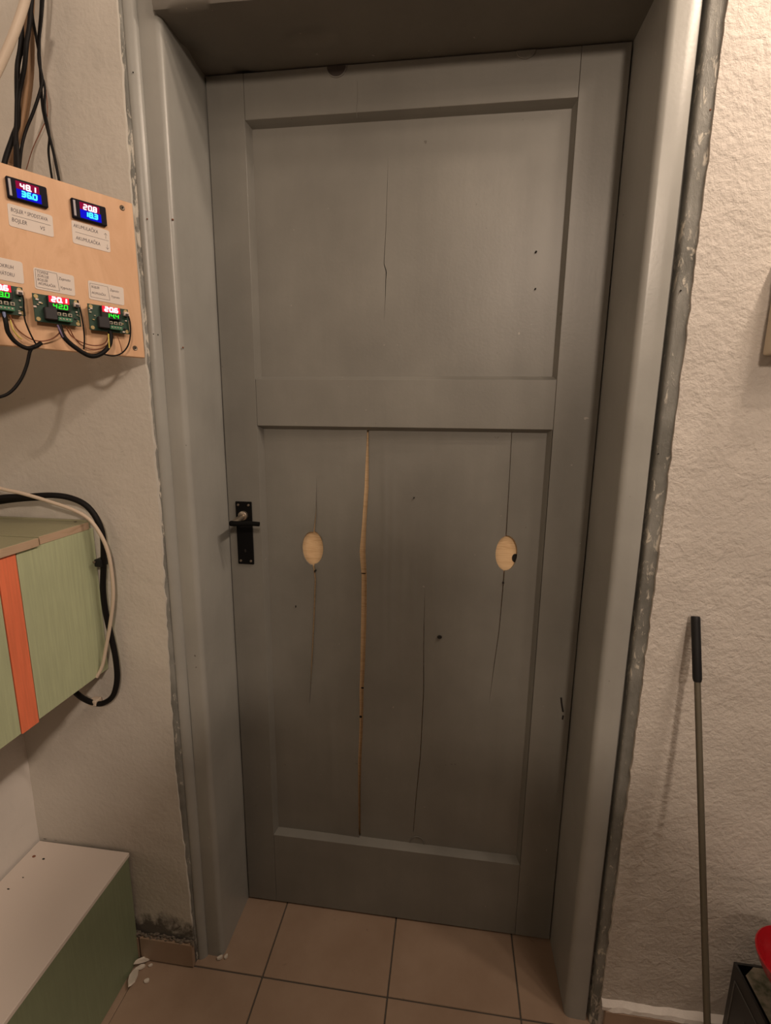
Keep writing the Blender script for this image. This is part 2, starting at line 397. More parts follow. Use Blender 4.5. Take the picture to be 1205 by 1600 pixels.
# ================================================================ DOOR
door = tag(empty('door_1', (0,0,0)), 'old grey painted two-panel wooden door with split lower panel', kind='structure')
DX0, DX1, DZ0, DZ1 = .0025, .8045, .005, 1.969
U = (.080, .720, 1.388, 1.888); Lw = (.080, .718, .217, 1.288)
obj('stile', box(DX0, .080, 0, .04, DZ0, DZ1, .0006), 'door', door)
obj('stile', box(.719, DX1, 0, .04, DZ0, DZ1, .0006), 'door', door)
obj('rail', box(.0806, .7184, .0002, .04, U[3], DZ1, .0006), 'door', door)
obj('rail', box(.0806, .7184, .0002, .04, Lw[3], U[2], .0006), 'door', door)
obj('rail', box(.0806, .7184, .0002, .04, DZ0, Lw[2], .0006), 'door', door)
def mould(p, side, inset=.008, d=.0205):
    x0, x1, z0, z1 = p; bm = bmesh.new()
    o = [(x0,z0),(x1,z0),(x1,z1),(x0,z1)]; i = [(x0+inset,z0+inset),(x1-inset,z0+inset),(x1-inset,z1-inset),(x0+inset,z1-inset)]
    a, b = side, (side+1)%4
    P = [Vector((o[a][0],.0008,o[a][1])), Vector((o[b][0],.0008,o[b][1])), Vector((i[b][0],d,i[b][1])), Vector((i[a][0],d,i[a][1]))]
    m1 = [(P[0]*.45+P[3]*.55), (P[1]*.45+P[2]*.55)]
    for m_ in m1: m_.y -= .0006
    Q = [Vector((o[a][0],d+.004,o[a][1])), Vector((o[b][0],d+.004,o[b][1]))]
    v = [bm.verts.new(q) for q in (P[0],P[1],m1[1],m1[0],P[2],P[3],Q[0],Q[1])]
    bm.faces.new((v[0],v[1],v[2],v[3])); bm.faces.new((v[3],v[2],v[4],v[5])); bm.faces.new((v[5],v[4],v[7],v[6])); bm.faces.new((v[6],v[7],v[1],v[0]))
    bm.faces.new((v[0],v[3],v[5],v[6])); bm.faces.new((v[1],v[7],v[4],v[2]))
    return bm
for p in (U, Lw):
    for s in range(4): obj('moulding', mould(p, s), 'door', door)

PY = .0195
def crack_x(pts): # pixel polyline -> (z, x, width) table on the panel plane
    out = []
    for (x, y, w) in pts:
        q = at(x, y, 'Y', PY); out.append((q.z, q.x, w/708.0))
    return sorted(out)
def tab(c, z, k):
    if z <= c[0][0]: return c[0][k] if k == 1 else 0
    for a, b in zip(c, c[1:]):
        if z <= b[0]: return a[k]+(b[k]-a[k])*(z-a[0])/(b[0]-a[0])
    return c[-1][k] if k == 1 else 0
def panel(p, cracks, holes, ridges, step=.004):
    """thin sheet split by the cracks into strips; each strip is a grid between two crack edges, warped in depth"""
    x0, x1, z0, z1 = p[0]+.004, p[1]-.004, p[2]+.004, p[3]-.004
    bm = bmesh.new(); n = int((z1-z0)/step)
    def depth(x, z):
        y = PY
        for c, amp, fl in cracks:
            s = x-tab(c, z, 1); lo, hi = c[0][0], c[-1][0]
            e = min(1, max(0, (z-lo)/.12+(.4 if lo < p[2]+.03 else 0)))*min(1, max(0, (hi-z)/.12+(.4 if hi > p[3]-.03 else 0)))
            e *= amp
            y += -e*math.exp(s/fl) if s < 0 else .55*e*math.exp(-s/fl)
        for xc, zc, hz, a, wd in ridges:
            q = (z-zc)/hz
            if abs(q) < 1: y -= a*(1-q*q)*math.exp(-((x-xc-.004*noise.noise(Vector((xc*50,0,z*5))))/wd)**2)
        return y+.0006*noise.noise(Vector((x*9,1,z*5)))
    nb = len(cracks)+1
    for k in range(nb):
        def L(z): return x0 if k == 0 else tab(cracks[k-1][0], z, 1)+tab(cracks[k-1][0], z, 2)/2
        def Rr(z): return x1 if k == nb-1 else tab(cracks[k][0], z, 1)-tab(cracks[k][0], z, 2)/2
        nx = max(3, int((Rr((z0+z1)/2)-L((z0+z1)/2))/step)); rows = []
        for i in range(n+1):
            z = z0+(z1-z0)*i/n; a, b = L(z), Rr(z)
            rows.append([bm.verts.new((a+(b-a)*j/nx, 0, z)) for j in range(nx+1)])
        for A, B in zip(rows, rows[1:]):
            for j in range(nx): bm.faces.new((A[j], A[j+1], B[j+1], B[j]))
        mid_l, mid_r = k-1, k
        for r in rows:
            for j, v in enumerate(r):
                eps = 1e-5 if j == 0 else (-1e-5 if j == nx else 0)
                v.co.y = depth(v.co.x+eps, v.co.z)
    for (hx, hz, ra, rb) in holes:
        ins = lambda v: ((v.co.x-hx)/ra)**2+((v.co.z-hz)/rb)**2
        kill = [f for f in bm.faces if all(ins(v) < 1.0 for v in f.verts)]
        bmesh.ops.delete(bm, geom=kill, context='FACES')
        for v in bm.verts:
            q = ins(v)
            if v.link_faces and q < 1.0:
                s = 1/math.sqrt(max(q, 1e-4)); v.co.x = hx+(v.co.x-hx)*s; v.co.z = hz+(v.co.z-hz)*s
    loose = [v for v in bm.verts if not v.link_faces]
    bmesh.ops.delete(bm, geom=loose, context='VERTS')
    bmesh.ops.remove_doubles(bm, verts=bm.verts[:], dist=1.2e-4)
    # sheet thickness: copy the skin back and close the free edges
    edges = [e for e in bm.edges if len(e.link_faces) == 1]
    r = bmesh.ops.extrude_edge_only(bm, edges=edges)
    for v in [g for g in r['geom'] if isinstance(g, bmesh.types.BMVert)]: v.co.y += .0045
    return bm
cA = crack_x([(495,742,0),(494,800,.4),(491,829,1.2),(490,882,2.0),(493,905,1.6),(491,960,1.5),(487,1040,1.0),(484,1100,.2)])
cB = crack_x([(575,672,2.5),(573,760,6.0),(569,820,6.5),(566.5,862,9.0),(569,900,8.0),(568.5,960,8.5),(567,1030,7.5),(565,1080,6.5),(564.5,1130,5.5),(562,1190,5.0),(561.5,1240,3.5),(562,1306,3.5)])
cC = crack_x([(664,925,.2),(662,1000,.8),(662,1080,1.2),(657,1180,1.2),(650,1250,1.0),(646,1300,.8)])
cD = crack_x([(800,672,1.0),(796,750,1.0),(791,836,1.5),(788,892,1.8),(786,918,1.6),(780,985,1.2),(772,1040,1.0),(765,1095,.2)])
HOLES = []
for (a, b, c, d) in ((473,505,830,882),(774.5,808.5,837,892)):
    q0, q1 = at(a,(c+d)/2,'Y',PY), at(b,(c+d)/2,'Y',PY); t0, t1 = at((a+b)/2,c,'Y',PY), at((a+b)/2,d,'Y',PY)
    HOLES.append(((q0.x+q1.x)/2, (t0.z+t1.z)/2, (q1.x-q0.x)/2, (t0.z-t1.z)/2))
RD = [(.365,1.02,.26,.0016,.006),(.385,.98,.22,.0018,.005),(.41,.90,.2,.0015,.006),(.437,.92,.12,.0018,.005),(.487,.92,.11,.0022,.004),(.235,.5,.22,.0012,.012),(.26,.95,.2,.0008,.02),(.60,.6,.3,.0009,.03)]
pl = obj('panel', panel(Lw, [(cA,.0058,.034),(cB,.0068,.045),(cC,.0016,.03),(cD,.0012,.02)], HOLES, RD), 'door', door, smooth=True)
cU = crack_x([(607,235,.0),(605,300,.45),(603,360,.5),(600,412,.8),(604,425,1.4),(603,435,1.0),(602,470,.5),(600,505,.0)])
obj('panel', panel(U, [(cU,.0002,.03)], [], [(.3,1.6,.2,.0006,.05)], .006), 'door', door, smooth=True)
bk = obj('panel_backing', box(.076,.724,.0285,.033,.213,1.292), 'raw', door)
obj('panel_backing', box(.076,.724,.0285,.033,1.384,1.892), 'door', door)
# dark knots / bite in the backing seen through the right hole, small bore holes in the split panel
def disc(cx, cz, ra, rb, y, n=14, th=.001, half=False):
    bm = bmesh.new(); rng = range(n) if not half else range(n+1)
    A = []; B = []
    for k in rng:
        a = 2*math.pi*k/n if not half else math.pi+math.pi*k/n
        A.append(bm.verts.new((cx+ra*math.cos(a), y, cz+rb*math.sin(a)))); B.append(bm.verts.new((cx+ra*math.cos(a), y+th, cz+rb*math.sin(a))))
    bm.faces.new(A); bm.faces.new(B[::-1])
    for k in range(len(A)): bm.faces.new((A[k], B[k], B[(k+1)%len(A)], A[(k+1)%len(A)]))
    return bm
q = at(805,872,'Y',.028); obj('knot', disc(q.x, q.z, .007, .010, .0276), 'dark', door)
for (x, y, a, b) in ((492.5,892,.0022,.0025),(786.5,911,.0024,.0022),(687,996,.0055,.0035),(462,948,.0012,.003),(647,778,.0015,.0015),(838,393,.0020,.0018),(837,451,.0014,.0016),(568,896,.0060,.0012),(567,1075,.005,.002),(563.5,1120,.004,.003)):
    yy = PY-.0042 if y not in (896,1075,1120) else .0278; q = at(x, y, 'Y', yy)
    obj('bore_hole', disc(q.x, q.z, a, b, yy, 10, .0045 if yy < .02 else .001), 'dark', door)
# filled round plugs at the head and foot of the door, and hairline checks
for (x, y, r) in ((526,103,.0195),(822,84,.0165)):
    q = at(x, y, 'Y', 0)
    pg = obj('round_plug', disc(q.x, 1.9685, r, r*(.95 if x < 600 else .75), -.0012, 18, .003, True), 'rust' if x < 600 else 'door', door)
    rim = [(q.x+r*math.cos(math.pi+math.pi*k/14), -.0008, 1.968+r*(.95 if x < 600 else .75)*math.sin(math.pi+math.pi*k/14)) for k in range(15)]
    obj('rim', tube(rim, .0011, 6, 0), 'door', pg, smooth=True)
q = at(652,1312,'Y',PY); rim = [(q.x+.019*math.cos(math.pi*k/14), .0185, .2255+.021*math.sin(math.pi*k/14)) for k in range(15)]
obj('round_plug', tube(rim, .0011, 6, 0), 'door', door, smooth=True)
def hair(pts, w=.00035):
    P = [at(x, y, 'Y', -.0003) for x, y in pts]
    return tube([(p.x, -.0001, p.z) for p in P], w, 5, 2)
obj('hairline_crack', hair([(558,127),(559,150),(557,172),(558,184)]), 'soffit', door)
obj('hairline_crack', hair([(877,1090),(878,1100),(880,1112)], .0022), 'dark', door)
obj('hairline_crack', hair([(880,1118),(879,1124)], .0018), 'dark', door)

# handle on the left stile
hd = empty('door_handle', (.0405, 0, 1.04), 0, door)
pb = box(-.0195,.0195,-.004,0,-.075,.075,.0012)
obj('plate', pb, 'plate', hd, smooth=False)
for sx in (-1,1):
    for sz in (-1,1):
        obj('screw', lathe([(.0,-.0058),(.0024,-.0055),(.0032,-.004)],10,'Y'), 'screw', hd, (sx*.0125,0,sz*.067))
obj('collar', lathe([(.0105,-.003),(.0112,-.008),(.0105,-.012),(.007,-.0135)],20,'Y'), 'steel', hd, (0,0,.043), True)
obj('neck', tube([(0,-.010,.041),(0,-.030,.040),(0,-.050,.038),(-.0005,-.060,.0365)], lambda t: .0068-.0008*t, 12, 4), 'steel', hd, smooth=True)
obj('lever', tube([(-.005,-.062,.0365),(.004,-.064,.0365),(.02,-.063,.0372),(.04,-.062,.0378),(.060,-.061,.037)], lambda t: .0062-.0012*t, 12, 4), 'plate', hd, smooth=True)
obj('keyhole', disc(0, -.042, .0022, .004, -.0046, 10, .001), 'dark', hd)

# ================================================================ CONTROL BOARD across the corner
ANG = math.radians(57); P0 = at(207, 318, 'Y', -.197)
EX = Vector((math.cos(ANG), math.sin(ANG), 0)); EN = Vector((math.sin(ANG), -math.cos(ANG), 0))   # along the board, out of the board
def bpt(x, y, off=0):                       # pixel -> board coordinates (right, up) on a plane <off> in front of the board
    r = ray(x, y); o = P0+EN*off; p = CAM+r*((o-CAM).dot(EN)/r.dot(EN)); q = p-P0
    return q.dot(EX), q.z
def bw(x, y, off): u, w = bpt(x, y, off); return P0+EX*u+EN*off+Vector((0,0,w))
def on_board(name, u, w, off=0): return empty(name, P0+EX*u+EN*off+Vector((0,0,w)), ANG)
BH = .256
bd = empty('control_board', P0+Vector((0,0,-BH)), ANG)
tag(bd, 'bare plywood board with digital displays fixed across the wall corner', 'board')
obj('plywood', box(-.645, 0, 0, .012, 0, BH, .001), 'ply', bd)
for (x, y) in ((191,325),(211,544)):
    u, w = bpt(x, y); s = obj('screw', lathe([(.0,-.0012),(.0018,-.0010),(.0034,-.0016),(.0044,-.0002)],14,'Y'), 'screw', bd, (u, 0, w+BH), True)
    obj('recess', disc(0,0,.0014,.0014,-.0020,8,.001), 'dark', s)
# text, always turned into a plain mesh
def text_mesh(name, s, size, m, parent, loc, rx=math.pi/2, shear=0, align='LEFT', wscale=1.0):
    c = bpy.data.curves.new('t','FONT'); c.body = s; c.size = size; c.shear = shear; c.align_x = align; c.resolution_u = 2
    o = bpy.data.objects.new('t', c); COL.objects.link(o)
    bpy.context.view_layer.update()
    me = bpy.data.meshes.new_from_object(o.evaluated_get(bpy.context.evaluated_depsgraph_get()))
    bpy.data.objects.remove(o); bpy.data.curves.remove(c)
    me.materials.clear(); me.materials.append(M[m]); me.name = name
    q = bpy.data.objects.new(name, me); COL.objects.link(q); q.parent = parent; q.location = loc; q.rotation_euler = (rx,0,0); q.scale = (wscale,1,1)
    return q
SEG = {'0':'abcdef','1':'bc','2':'abged','3':'abgcd','4':'fgbc','5':'afgcd','6':'afgedc','7':'abc','8':'abcdefg','9':'abcdfg'}
def digits(s, h, w, gap, th, y, cx, cz, slant=.08):
    """seven-segment figures as small raised bars"""
    bm = bmesh.new(); n = len(s.replace('.','')); x = cx-(n*w+(n-1)*gap)/2
    def bar(x0, z0, x1, z1):
        dx, dz = x1-x0, z1-z0; L_ = math.hypot(dx, dz); px_, pz = -dz/L_*th/2, dx/L_*th/2
        pts = [(x0+px_,z0+pz),(x1+px_,z1+pz),(x1-px_,z1-pz),(x0-px_,z0-pz)]
        f = [bm.verts.new((a+slant*(b-cz), y, b)) for a, b in pts]; g = [bm.verts.new((a+slant*(b-cz), y+.0006, b)) for a, b in pts]
        bm.faces.new(f); bm.faces.new(g[::-1])
        for k in range(4): bm.faces.new((f[k], g[k], g[(k+1)%4], f[(k+1)%4]))
    for ch in s:
        if ch == '.':
            bar(x-gap*.75, cz-h/2, x-gap*.25, cz-h/2); continue
        t_, m_, b_ = cz+h/2, cz, cz-h/2; l_, r2 = x, x+w
        S = dict(a=(l_,t_,r2,t_), b=(r2,t_,r2,m_), c=(r2,m_,r2,b_), d=(l_,b_,r2,b_), e=(l_,b_,l_,m_), f=(l_,m_,l_,t_), g=(l_,m_,r2,m_))
        for k in SEG[ch]: bar(*S[k])
        x += w+gap
    return bm
def meter(x, y, top, bot, label):
    u, w = bpt(x, y); e = on_board('panel_thermometer', u, w)
    tag(e, label, 'thermometer', 'panel thermometers on the plywood board')
    bz = box(-.0255,.0255,-.0065,0,-.0145,.0145,.0012); obj('bezel', bz, 'bezel', e)
    sc = obj('screen', box(-.0195,.0180,-.0070,-.006,-.0125,.0125), 'bezel', e)
    obj('red_halo_window', box(-.0145,.0150,-.0073,-.0066,.0008,.0112,.0002), 'scr_r', sc)  # glowing panes stand in for the halo round the figures
    obj('blue_halo_window', box(-.0145,.0165,-.0073,-.0066,-.0120,.0005,.0002), 'scr_b', sc)
    obj('side_glint', box(-.0236,-.0202,-.0074,-.006,-.0115,.0115,.0004), 'glint', e)  # pale strip, the bezel's glint put into its colour
    obj('red_figures', digits(top, .0068, .0042, .0030, .00175, -.0079, .0005, .0052), 'led_w', e)
    obj('blue_figures', digits(bot, .0066, .0044, .0028, .0021, -.0079, .0010, -.0050), 'led_c', e)
meter(41.5, 302, '48.1', '36.0', 'black panel thermometer nearer the left picture edge, reading 48.1 over 36.0')
meter(138, 333, '20.8', '18.3', 'black panel thermometer nearer the door frame, reading 20.8 over 18.3')
def rounded(w, h, r, y0, y1, n=4):
    bm = bmesh.new(); P = []
    for (sx, sz, a0) in ((1,1,0),(-1,1,90),(-1,-1,180),(1,-1,270)):
        for k in range(n+1):
            a = math.radians(a0+90*k/n); P.append((sx*(w/2-r)+r*math.cos(a), sz*(h/2-r)+r*math.sin(a)))
    A = [bm.verts.new((x, y0, z)) for x, z in P]; B = [bm.verts.new((x, y1, z)) for x, z in P]
    bm.faces.new(A); bm.faces.new(B[::-1])
    for k in range(len(P)): bm.faces.new((A[k], B[k], B[(k+1)%len(P)], A[(k+1)%len(P)]))
    return bm
def plabel(quad, lines, label, rules=(), rot=0):
    q = [bpt(*p) for p in quad]; u = sum(a for a, b in q)/4; w = sum(b for a, b in q)/4
    wd = ((q[1][0]-q[0][0])+(q[2][0]-q[3][0]))/2; ht = ((q[0][1]-q[3][1])+(q[1][1]-q[2][1]))/2
    e = on_board('paper_label', u, w); e.rotation_euler.y = rot
    tag(e, label, 'label', 'handwritten paper labels on the plywood board')
    obj('sticker', rounded(wd, ht, .003, -.0006, 0), 'paper', e)
    for (s, fx, fz, size, ws) in lines: text_mesh('handwriting', s, size, 'ink', e, (fx*wd, -.0008, fz*ht), shear=.15, wscale=ws)
    for (x0, z0, x1, z1) in rules:
        a, b = Vector((x0*wd, -.0007, z0*ht)), Vector((x1*wd, -.0007, z1*ht))
        obj('ruled_line', tube([a, b], .00022, 5, 0), 'ink', e)
    return e
plabel([(10,316),(82,338),(84,371),(15,353)], [('BOJLER * SPODSTAVA', -.44, .17, .0078, .62), ('BOJLER', -.44, -.27, .0080, .75), ('VS', .18, -.30, .0078, .8)],
       'white paper label ruled across, under the 48.1 display', [(-.42,.02,.44,.02)], .03)
plabel([(110,344),(170,360),(173,395),(115,380)], [('AKUMULAČKA', -.46, .22, .0075, .72), ('AKUMULAČKA', -.42, -.30, .0075, .72)],
       'white paper label with up and down arrows, under the 20.8 display', [(-.42,.02,.46,.02),(.39,.10,.39,.34),(.39,.34,.35,.26),(.39,.34,.43,.26),(.42,-.16,.42,-.38),(.42,-.38,.38,-.30),(.42,-.38,.46,-.30)], .03)
plabel([(-50,390),(35,411),(38,446),(-45,426)], [('OKRUH', .02, .08, .0075, .7), ('RADIÁTORU', -.10, -.26, .0075, .62)],
       'white paper label cut off by the left picture edge', (), .03)
plabel([(51,416),(115,432),(118,464),(55,450)], [('TOPENÍ', -.43, .26, .0055, .8), ('ZDROJE', -.43, .09, .0055, .8), ('BOJLER', -.43, -.09, .0055, .8), ('AKUMULAČKA', -.41, -.27, .0055, .62), ('Zapnuto', .10, .16, .0060, .8), ('Vypnuto', .12, -.26, .0060, .8)],
       'white paper label with four handwritten rows, above the 42.0 controller', [(-.46,.42,.06,.42),(-.46,.42,-.46,-.40),(-.46,-.40,.10,-.40),(.06,.42,.10,-.40)], .03)
plabel([(136,437),(192,450),(195,478),(140,467)], [('BOJLER', -.42, .14, .0052, .75), ('AKUMULAČKA', -.42, -.18, .0052, .62), ('Zapnuto', .10, .16, .0055, .75), ('Vypnuto', .12, -.18, .0055, .75)],
       'white paper label split in two columns, above the 14.4 controller', [(-.45,.36,.04,.36),(-.45,.36,-.45,-.36),(-.45,-.36,.08,-.36),(.04,.36,.08,-.36)], .03)

def controller(x, y, red, green, label):
    u, w = bpt(x, y, .012); e = on_board('temperature_controller', u, w, .0004)
    tag(e, label, 'controller', 'bare circuit-board temperature controllers')
    for sx in (-1,1):
        for sz in (-1,1): obj('standoff', lathe([(.0022,-.0097),(.0022,-.0004)],8,'Y'), 'gold', e, (sx*.0275,0,sz*.0165))
    p = obj('circuit_board', box(-.032,.032,-.0115,-.0098,-.0205,.0205,.0003), 'pcb', e)
    for sx in (-1,1):
        for sz in (-1,1): obj('mounting_ring', lathe([(.0016,-.0120),(.0030,-.0120),(.0030,-.0114)],12,'Y'), 'gold', p, (sx*.0275,0,sz*.0165))
    obj('relay', box(-.0200,-.0035,-.0215,-.0115,-.0160,.0015,.0008), 'relay', e)
    dp = obj('display', box(-.0140,.0165,-.0185,-.0115,-.0005,.0195,.0005), 'led_dk', e)
    obj('red_halo_window', box(-.0125,.0155,-.0190,-.0183,.0098,.0192,.0002), 'led_rr', dp)
    obj('red_figures', digits(red, .0062, .0046, .0030, .0022, -.0196, .0015, .0145), 'led_w', dp)
    obj('green_figures', digits(green, .0060, .0044, .0030, .0012, -.0192, .0025, .0050), 'led_g', dp)
    for k in range(3):
        b = obj('button', box(-.0020+.0078*k,.0034+.0078*k,-.0150,-.0115,-.0080,-.0030,.0003), 'butn', e)
        obj('button_cap', lathe([(.0,-.0160),(.0014,-.0160),(.0016,-.0149)],10,'Y'), 'relay', b, (.0007+.0078*k,0,-.0055))
    tbk = obj('terminal_block', box(-.0025,.0170,-.0200,-.0115,-.0165,-.0105,.0005), 'pcbl', e)
    for k in range(4): obj('terminal_screw', lathe([(0,-.0206),(.0013,-.0205),(.0015,-.0199)],8,'Y'), 'steel', tbk, (.0002+.0045*k,0,-.0135))
    cn = obj('connector', box(.0225,.0305,-.0190,-.0115,.0085,.0150,.0006), 'conn', e)
    obj('connector_slot', box(.0240,.0290,-.0196,-.0188,.0080,.0120), 'relay', cn)
    obj('indicator_lamp', lathe([(0,-.0145),(.0012,-.0140),(.0015,-.0115)],8,'Y'), 'conn', e, (.0265,0,.001))
    rr = random.Random(int(x*7+900))
    for k in range(9):
        a, b = rr.uniform(-.031,-.021), rr.uniform(-.004,.014)
        if k > 4: a, b = rr.uniform(.019,.030), rr.uniform(-.018,-.002)
        s = rr.uniform(.0010,.0021)
        obj('chip_component', box(a-s,a+s,-.0135,-.0113,b-s*.6,b+s*.6,.0002), rr.choice(['butn','relay','conn','gold']), e)
controller(-3, 466, '20.6', '18.0', 'green circuit-board controller cut off by the left picture edge')
controller(90, 485, '20.1', '42.0', 'green circuit-board controller showing red 20.1 and green 42.0')
controller(171, 499, '20.6', '14.4', 'green circuit-board controller nearest the door, showing green 14.4')

# ---- cables: every one is a thing of its own
def cable(name, pts, r, m, label, cat='cable', group=None, seg=9):
    o = obj(name, tube(pts, r, seg, 6), m, smooth=True); tag(o, label, cat, group); return o
W_ = 'wires hanging under the controllers'
B = lambda L_: [bw(x, y, o) for x, y, o in L_]
cable('sheathed_cable', B([(6,488,.016),(9,503,.020),(13,520,.018),(25,535,.016),(42,544,.016),(56,541,.012),(64,536,.008)]), .0032, 'cable', 'black sheathed cable curving under the leftmost controller', 'cable', W_)
cable('hanging_cable', B([(53,541,.016),(47,549,.014),(42,570,.012),(33,592,.012),(18,611,.012),(0,620,.012),(-30,622,.012)]), .0024, 'cable', 'thin black cable looping down below the plywood board', 'cable', W_)
cable('sheathed_cable', B([(93,508,.016),(99,525,.020),(115,541,.020),(140,556,.020),(158,553,.020),(170,541,.020),(173,528,.018),(172,518,.014)]), .0036, 'cable', 'thick black cable looping between the two right controllers', 'cable', W_)
cable('sensor_wire', B([(34,458,.018),(37,470,.018),(38,495,.016),(44,514,.012),(54,534,.010),(60,542,.006)]), .0011, 'cable', 'thin black sensor wire right of the leftmost controller', 'wire', W_)
cable('sensor_wire', B([(121,470,.018),(125,482,.018),(130,508,.016),(132,530,.012),(131,546,.010)]), .0012, 'cable', 'thin black sensor wire right of the 42.0 controller', 'wire', W_)
cable('sensor_wire', B([(199,489,.018),(203,503,.018),(204,522,.016),(200,540,.014),(190,552,.012),(176,556,.012),(160,553,.012)]), .0012, 'cable', 'thin black sensor wire beside the lower board screw', 'wire', W_)
cable('brown_wire', B([(15,492,.016),(26,513,.012),(45,528,.010),(62,533,.008),(80,530,.008),(93,520,.012),(97,508,.016)]), .0010, 'wirebr', 'brown wire sagging between the leftmost and 42.0 controllers', 'wire', W_)
cable('brown_wire', B([(103,511,.016),(112,525,.010),(128,535,.010),(148,540,.010),(164,536,.012),(170,522,.016)]), .0010, 'wirebr', 'upper brown wire between the 42.0 and 14.4 controllers', 'wire', W_)
cable('brown_wire', B([(108,512,.014),(118,530,.008),(134,543,.008),(152,546,.008),(168,538,.010),(176,522,.014)]), .0009, 'wirebr', 'lower brown wire between the 42.0 and 14.4 controllers', 'wire', W_)
cable('blue_wire', B([(6,488,.018),(8,498,.020),(11,508,.020)]), .0022, 'wirebl', 'pale blue wire under the leftmost controller', 'wire', W_)
cable('violet_wire', B([(90,508,.018),(94,517,.021),(99,527,.022)]), .0014, 'wirepu', 'violet wire under the 42.0 controller', 'wire', W_)
cable('yellow_wire', B([(169.5,522,.020),(170,532,.024),(171,544,.024)]), .0011, 'wireye', 'yellow wire under the 14.4 controller', 'wire', W_)
cable('yellow_wire', B([(16,500,.016),(20,514,.020),(27,524,.018),(34,530,.016)]), .0010, 'wireye', 'yellow wire under the leftmost controller', 'wire', W_)
cable('thin_wire', B([(183,524,.014),(188,538,.010),(191,552,.008)]), .0006, 'wirebr', 'very thin wire left of the lower board screw', 'wire', W_)
def Y(L_): return [at(x, y, 'Y', yy) for x, y, yy in L_]
TW = 'loose cables in the corner above the plywood board'
cable('wall_cable', Y([(46,-40,-.22),(44,20,-.22),(38,60,-.22),(30,88,-.22),(27,110,-.22),(27,150,-.225),(28,190,-.23),(20,215,-.24),(8,250,-.25),(0,290,-.26)]), .0040, 'cable', 'thick black cable hanging at the left of the corner bundle', 'cable', TW)
cable('wall_cable', Y([(52,-40,-.225),(47,30,-.225),(42,65,-.23),(38,105,-.23),(30,145,-.23),(27,180,-.235),(25,210,-.24),(27,235,-.245),(30,280,-.25)]), .0034, 'cable', 'black cable crossing behind the thick one in the corner bundle', 'cable', TW)
cable('wall_cable', Y([(66,-40,-.21),(64,20,-.21),(61,60,-.21),(62,100,-.21),(66,125,-.21),(62,145,-.212),(52,175,-.215),(40,205,-.22),(33,235,-.23),(29,280,-.24)]), .0024, 'cable', 'black cable that swings left halfway down the corner bundle', 'cable', TW)
cable('wall_cable', Y([(45,-40,-.205),(50,20,-.205),(57,60,-.205),(62,90,-.205),(64,130,-.205),(67,170,-.205),(75,205,-.207),(84,240,-.21),(94,290,-.21)]), .0022, 'cable', 'rightmost black cable dropping behind the board top edge', 'cable', TW)
cable('wall_cable', Y([(70,-40,-.215),(66,20,-.215),(60,80,-.215),(63,110,-.21),(70,135,-.208),(70,170,-.206),(77,210,-.206),(76,240,-.206),(83,290,-.206)]), .0018, 'cable', 'thin black cable forking off beside the rightmost one', 'cable', TW)
cable('wall_cable', Y([(35,-40,-.235),(34,30,-.235),(31,70,-.235),(27,100,-.235),(26,140,-.24),(25,190,-.24),(24,225,-.245),(24,280,-.25)]), .0026, 'cable', 'black cable hugging the left edge of the brown ones', 'cable', TW)
cable('brown_cable', Y([(48,-40,-.205),(45,20,-.205),(46,70,-.205),(45,110,-.205),(41,150,-.207),(34,190,-.21),(22,225,-.215),(10,270,-.22)]), .0075, 'cableb', 'wide flat brown cable behind the black ones in the corner', 'cable', TW)
cable('brown_cable', Y([(42,-40,-.222),(41,25,-.222),(43,75,-.220),(43,120,-.220),(38,165,-.221),(31,205,-.225),(17,255,-.23)]), .0036, 'cableb', 'narrow brown cable lying on the wide brown one', 'cable', TW)
cable('white_cable', Y([(48,-40,-.28),(38,5,-.28),(22,52,-.285),(2,98,-.29),(-30,165,-.30)]), .0062, 'cablew', 'white cable slanting to the upper left corner', 'cable', TW)
cable('thin_wire', Y([(72,140,-.185),(74,180,-.183),(66,200,-.183),(52,230,-.183),(41,265,-.183)]), .0007, 'wirebr', 'hair-thin brown wire on the plaster above the board', 'wire', TW)

# ================================================================ GREEN WALL CABINET on the left wall
FX = -.205; CZ0, CZ1 = .772, 1.083; CY1 = WALL_Y-.004; CY0 = -1.15
cb = tag(empty('wall_cabinet', (FX, CY1, CZ0)), 'green and orange laminate cabinet hung on the left wall', 'cabinet')
y_or1 = .5*(at(26,842,'X',FX).y+at(56,1116,'X',FX).y); y_or0 = .5*(at(0,880,'X',FX).y+at(27,1134,'X',FX).y)
def cbx(x0, x1, y0, y1, z0, z1, bev=.0008): return box(x0-FX, x1-FX, y0-CY1, y1-CY1, z0-CZ0, z1-CZ0, bev)
obj('carcass', cbx(LEFT_X+.004, FX-.016, CY0, CY1, CZ0+.004, CZ1), 'greyg', cb)
obj('front_panel', cbx(FX-.016, FX, y_or1+.001, CY1, CZ0, CZ1), 'green', cb)
tag(obj('front_panel', cbx(FX-.016, FX+.0008, y_or0+.001, y_or1-.001, CZ0-.004, CZ1), 'orange', cb), 'orange strip')
obj('front_panel', cbx(FX-.016, FX, CY0, y_or0-.001, CZ0-.002, CZ1), 'green', cb)
ysm = at(57, 829, 'X', FX).y
for (y0, y1, dx) in ((ysm+.003, CY1-.012, .0), (CY0, ysm-.004, .005)):
    tp = obj('top_board', cbx(LEFT_X+.004, FX-.001+dx, y0, y1, CZ1, CZ1+.015), 'greyg', cb)
    obj('edge_strip', cbx(FX-.001+dx, FX+.0006+dx, y0, y1, CZ1+.0005, CZ1+.0145, .0002), 'edge', tp)
obj('rear_batten', cbx(LEFT_X+.004, FX-.006, CY1-.011, CY1, CZ1, CZ1+.017), 'greyg', cb)
obj('screw', lathe([(0,.001),(.002,.0008),(.003,0)],8), 'screw', cb, (at(118,815,'Z',CZ1+.016)-Vector((FX,CY1,CZ0))))
